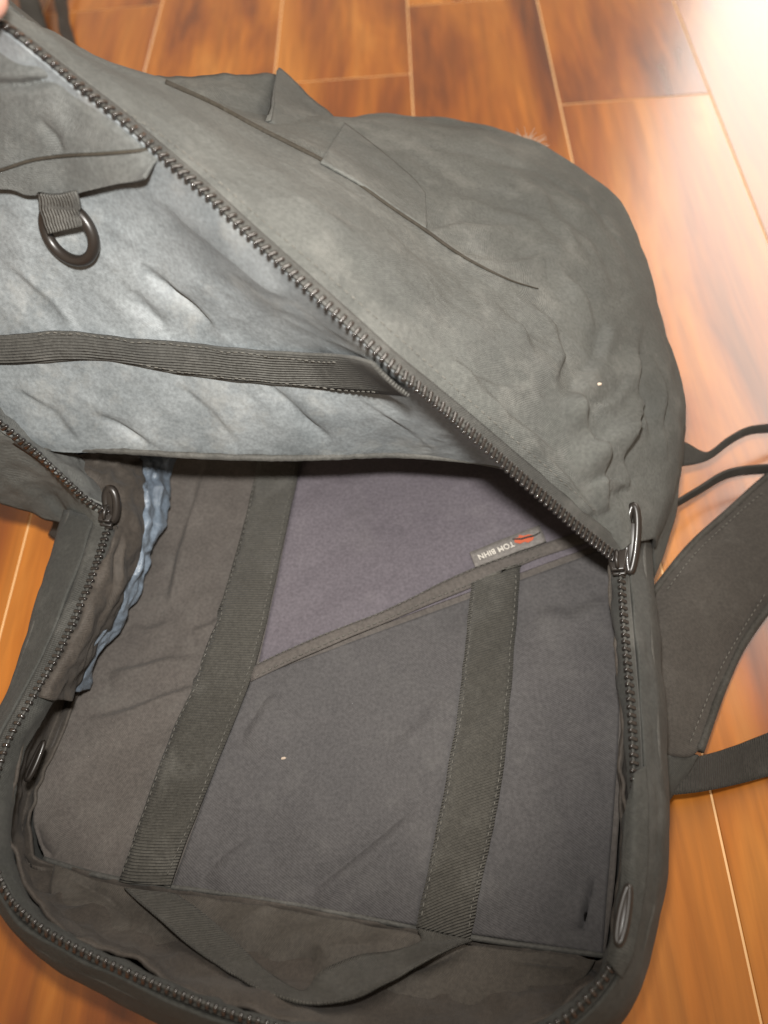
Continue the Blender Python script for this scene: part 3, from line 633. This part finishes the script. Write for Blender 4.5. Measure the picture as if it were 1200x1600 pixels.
# --- straps lying on the floor
patch('shoulder_strap', [
    [(1000, 960, .030), (1018, 932, .030), (1078, 857, .022), (1140, 800, .016), (1205, 742, .014), (1290, 680, .014)],
    [(1012, 1010, .036), (1040, 990, .036), (1100, 915, .028), (1165, 850, .022), (1230, 795, .020), (1310, 730, .02)],
    [(1020, 1120, .036), (1055, 1080, .034), (1110, 1000, .026), (1170, 925, .022), (1240, 850, .020), (1330, 780, .02)],
    [(1030, 1180, .030), (1092, 1172, .026), (1132, 1060, .018), (1172, 985, .014), (1250, 890, .012), (1350, 800, .012)]], 80, 40, M_pad, BAG, [('n', .001, 22, 4), ('n', .0004, 70, 2)], .010, 'strap')
stitches('stitching', [(1040, 925), (1088, 864), (1148, 808), (1198, 765)], 'strap', M_thr, BAG, .0022, .0014, .0003)
stitches('stitching', [(1075, 1165), (1118, 1058), (1158, 985), (1198, 922)], 'strap', M_thr, BAG, .0022, .0014, .0003)
tube('strap_binding', arcres(pts([(1018, 930, .029), (1078, 855, .021), (1140, 798, .015), (1205, 740, .013), (1290, 678, .013)]), n=60), .0022, M_webd, BAG, seg=8)
tube('strap_binding', arcres(pts([(1093, 1172, .025), (1134, 1060, .017), (1174, 985, .013), (1252, 890, .011), (1350, 800, .011)]), n=60), .0024, M_webd, BAG, seg=8)
patch('adjuster_webbing', [[(1015, 1184, .026), (1090, 1182, .022), (1150, 1165, .014), (1205, 1143, .010), (1290, 1110, .006)], [(1015, 1245, .024), (1090, 1238, .020), (1150, 1226, .012), (1205, 1212, .008), (1290, 1190, .004)]], 50, 9, M_webd, BAG, [('n', .001, 30, 2)], .0018)
patch('strap_anchor', [[(1005, 1180, .034), (1060, 1180, .028), (1092, 1180, .024)], [(1015, 1225, .030), (1050, 1228, .026), (1066, 1226, .021)], [(1020, 1290, .02), (1034, 1276, .018), (1040, 1262, .016)]], 24, 20, M_rim, BAG, [('n', .001, 30, 2)], .003)
patch('side_strap', [[(1040, 695, .045), (1068, 690, .042), (1105, 706, .036), (1140, 684, .034), (1170, 668, .03), (1205, 662, .024), (1280, 655, .012)], [(1040, 735, .043), (1066, 728, .040), (1105, 720, .034), (1142, 694, .030), (1170, 680, .026), (1205, 676, .020), (1280, 668, .008)]], 60, 6, M_webd, BAG, [], .0015)
patch('side_strap', [[(1020, 798, .04), (1042, 792, .038), (1090, 764, .030), (1140, 735, .024), (1205, 726, .018), (1280, 722, .010)], [(1020, 808, .036), (1042, 801, .034), (1090, 774, .025), (1140, 747, .018), (1205, 740, .012), (1280, 736, .004)]], 60, 6, M_webd, BAG, [], .0015)
patch('compression_strap', [[(20, -60, .03), (28, -10, .028), (34, 30, .026), (50, 90, .024)], [(58, -60, .02), (60, -10, .018), (70, 30, .016), (84, 90, .014)]], 30, 8, M_webd, BAG, [('n', .002, 30, 3)], .0018)
patch('compression_strap', [[(78, -60, .03), (84, -10, .028), (92, 30, .026), (108, 110, .03)], [(120, -60, .01), (108, -10, .008), (108, 30, .008), (130, 110, .012)]], 30, 8, M_webd, BAG, [('n', .002, 30, 3)], .0018)
patch('strap_stub', [[(68, 778, .05), (86, 782, .05), (112, 790, .05)], [(82, 812, .03), (92, 812, .03), (108, 812, .03)], [(76, 835, .012), (84, 842, .012), (92, 842, .012)]], 24, 16, M_webd, BAG, [('n', .002, 50, 3)], .002)

# ------------------------------------------------------------------ small things
M_lint = plain('lint', (.42, .34, .27), .9)
def fuzz(name, c, r, n, th, label, cat, group=None):
    V = []; Fs = []
    for i in range(n):
        a = np.array(c) + np.random.RandomState(i).normal(0, r * .35, 3) * [1, 1, .3]; a[2] = max(a[2], c[2] - r * .2)
        g = np.random.RandomState(100 + i); dvec = g.normal(0, 1, 3) * [1, 1, .5]; dvec /= np.linalg.norm(dvec); c2 = g.normal(0, 1.1, 3) * [1, 1, .3]
        A = np.array([a + dvec * r * t + c2 * r * t * t for t in np.linspace(-1, 1, 7)]); A[:, 2] = np.maximum(A[:, 2], .0006 if c[2] < .02 else 0)
        v, f = tube_geo(A, th, seg=4); k = len(V); V += v; Fs += [tuple(x + k for x in q) for q in f]
    o = mesh_obj(name, V, Fs, M_lint, None); o['label'] = label; o['category'] = cat
    return o
fuzz('lint_tuft', P(824, 226, .124), .0042, 90, .00012, 'pale fuzzy lint tuft sticking out at the far rim of the backpack', 'lint')
def crumb(px, off, s, label, key='panel'):
    c, n_ = hit(key, *px, off); r = np.random.RandomState(int(px[0])); V = []
    import itertools
    bm = bmesh.new(); bmesh.ops.create_icosphere(bm, subdivisions=1, radius=s)
    for v in bm.verts: v.co *= r.uniform(.6, 1.3); v.co.x *= 1.5
    me = bpy.data.meshes.new('crumb'); bm.to_mesh(me); bm.free(); me.materials.append(M_lint)
    o = bpy.data.objects.new('crumb', me); COL.objects.link(o); o.location = c; o['label'] = label; o['category'] = 'crumb'
    return o
crumb((445, 1186), .0024, .0009, 'pale crumb on the dark pocket between the two webbings')
crumb((935, 600), .0002, .0009, 'white crumb caught in the folds at the right side of the backpack', 'body')

# ------------------------------------------------------------------ hand holding up the lid
def skin_mat():
    m, n, l, b = nodes('skin'); b.inputs['Base Color'].default_value = (.50, .27, .21, 1); b.inputs['Roughness'].default_value = .5
    b.inputs['Subsurface Weight'].default_value = .15; b.inputs['Subsurface Radius'].default_value = (.008, .003, .0015); b.inputs['Subsurface Scale'].default_value = .5
    tc = n.new('ShaderNodeTexCoord'); t = n.new('ShaderNodeTexNoise'); t.inputs['Scale'].default_value = 240; l.new(tc.outputs['Object'], t.inputs['Vector'])
    bp = n.new('ShaderNodeBump'); bp.inputs['Strength'].default_value = .15; bp.inputs['Distance'].default_value = .0004; l.new(t.outputs[0], bp.inputs['Height']); l.new(bp.outputs[0], b.inputs['Normal'])
    return m
V = []; Ed = []; Ra = []
def chainv(points, radii, start=None):
    prev = start
    for p, r in zip(points, radii):
        V.append(tuple(p)); Ra.append(r); k = len(V) - 1
        if prev is not None: Ed.append((prev, k))
        prev = k
    return prev
rdir = RG[0] - RG[1]; rdir /= np.linalg.norm(rdir)
f_tip, f_mid, f_kn, f_base = P(-4, -10, .2975), P(-62, 12, .3065), P(-130, 70, .3005), P(-235, 150, .288)
wr = P(-560, 330, .25); pc = P(-380, 190, .272)
chainv([wr + (wr - pc) * 1.2, wr], [.027, .023])
pal = chainv([pc * .6 + wr * .4 + rdir * .02, pc + rdir * .026], [.026, .025], 1)
for i, L in enumerate((.94, 1.0, .95, .80)):
    sh = rdir * .0185 * i
    fb = f_base + sh
    chainv([fb, fb + (f_kn - f_base) * L, fb + (f_mid - f_base) * L, fb + (f_tip - f_base) * (L if i else 1.0)], [.0095, .0086, .0080, .0068], pal)
th0 = chainv([pc * .55 + wr * .45 - rdir * .012 - np.array([0, 0, .012])], [.0135], 2)
chainv([P(-270, 190, .255), P(-190, 140, .258), P(-140, 95, .266)], [.0112, .0100, .0082], th0)
me = bpy.data.meshes.new('hand'); me.from_pydata(V, Ed, []); me.materials.append(skin_mat())
hand = bpy.data.objects.new('hand', me); COL.objects.link(hand)
sk = hand.modifiers.new('skin', 'SKIN'); sk.use_smooth_shade = True
for i, sv in enumerate(me.skin_vertices[0].data):
    sv.radius = (Ra[i], Ra[i]); sv.use_root = (i == 2)
ss = hand.modifiers.new('sub', 'SUBSURF'); ss.levels = 2; ss.render_levels = 2
hand['label'] = 'bare hand holding up the zipped edge of the backpack lid'; hand['category'] = 'hand'
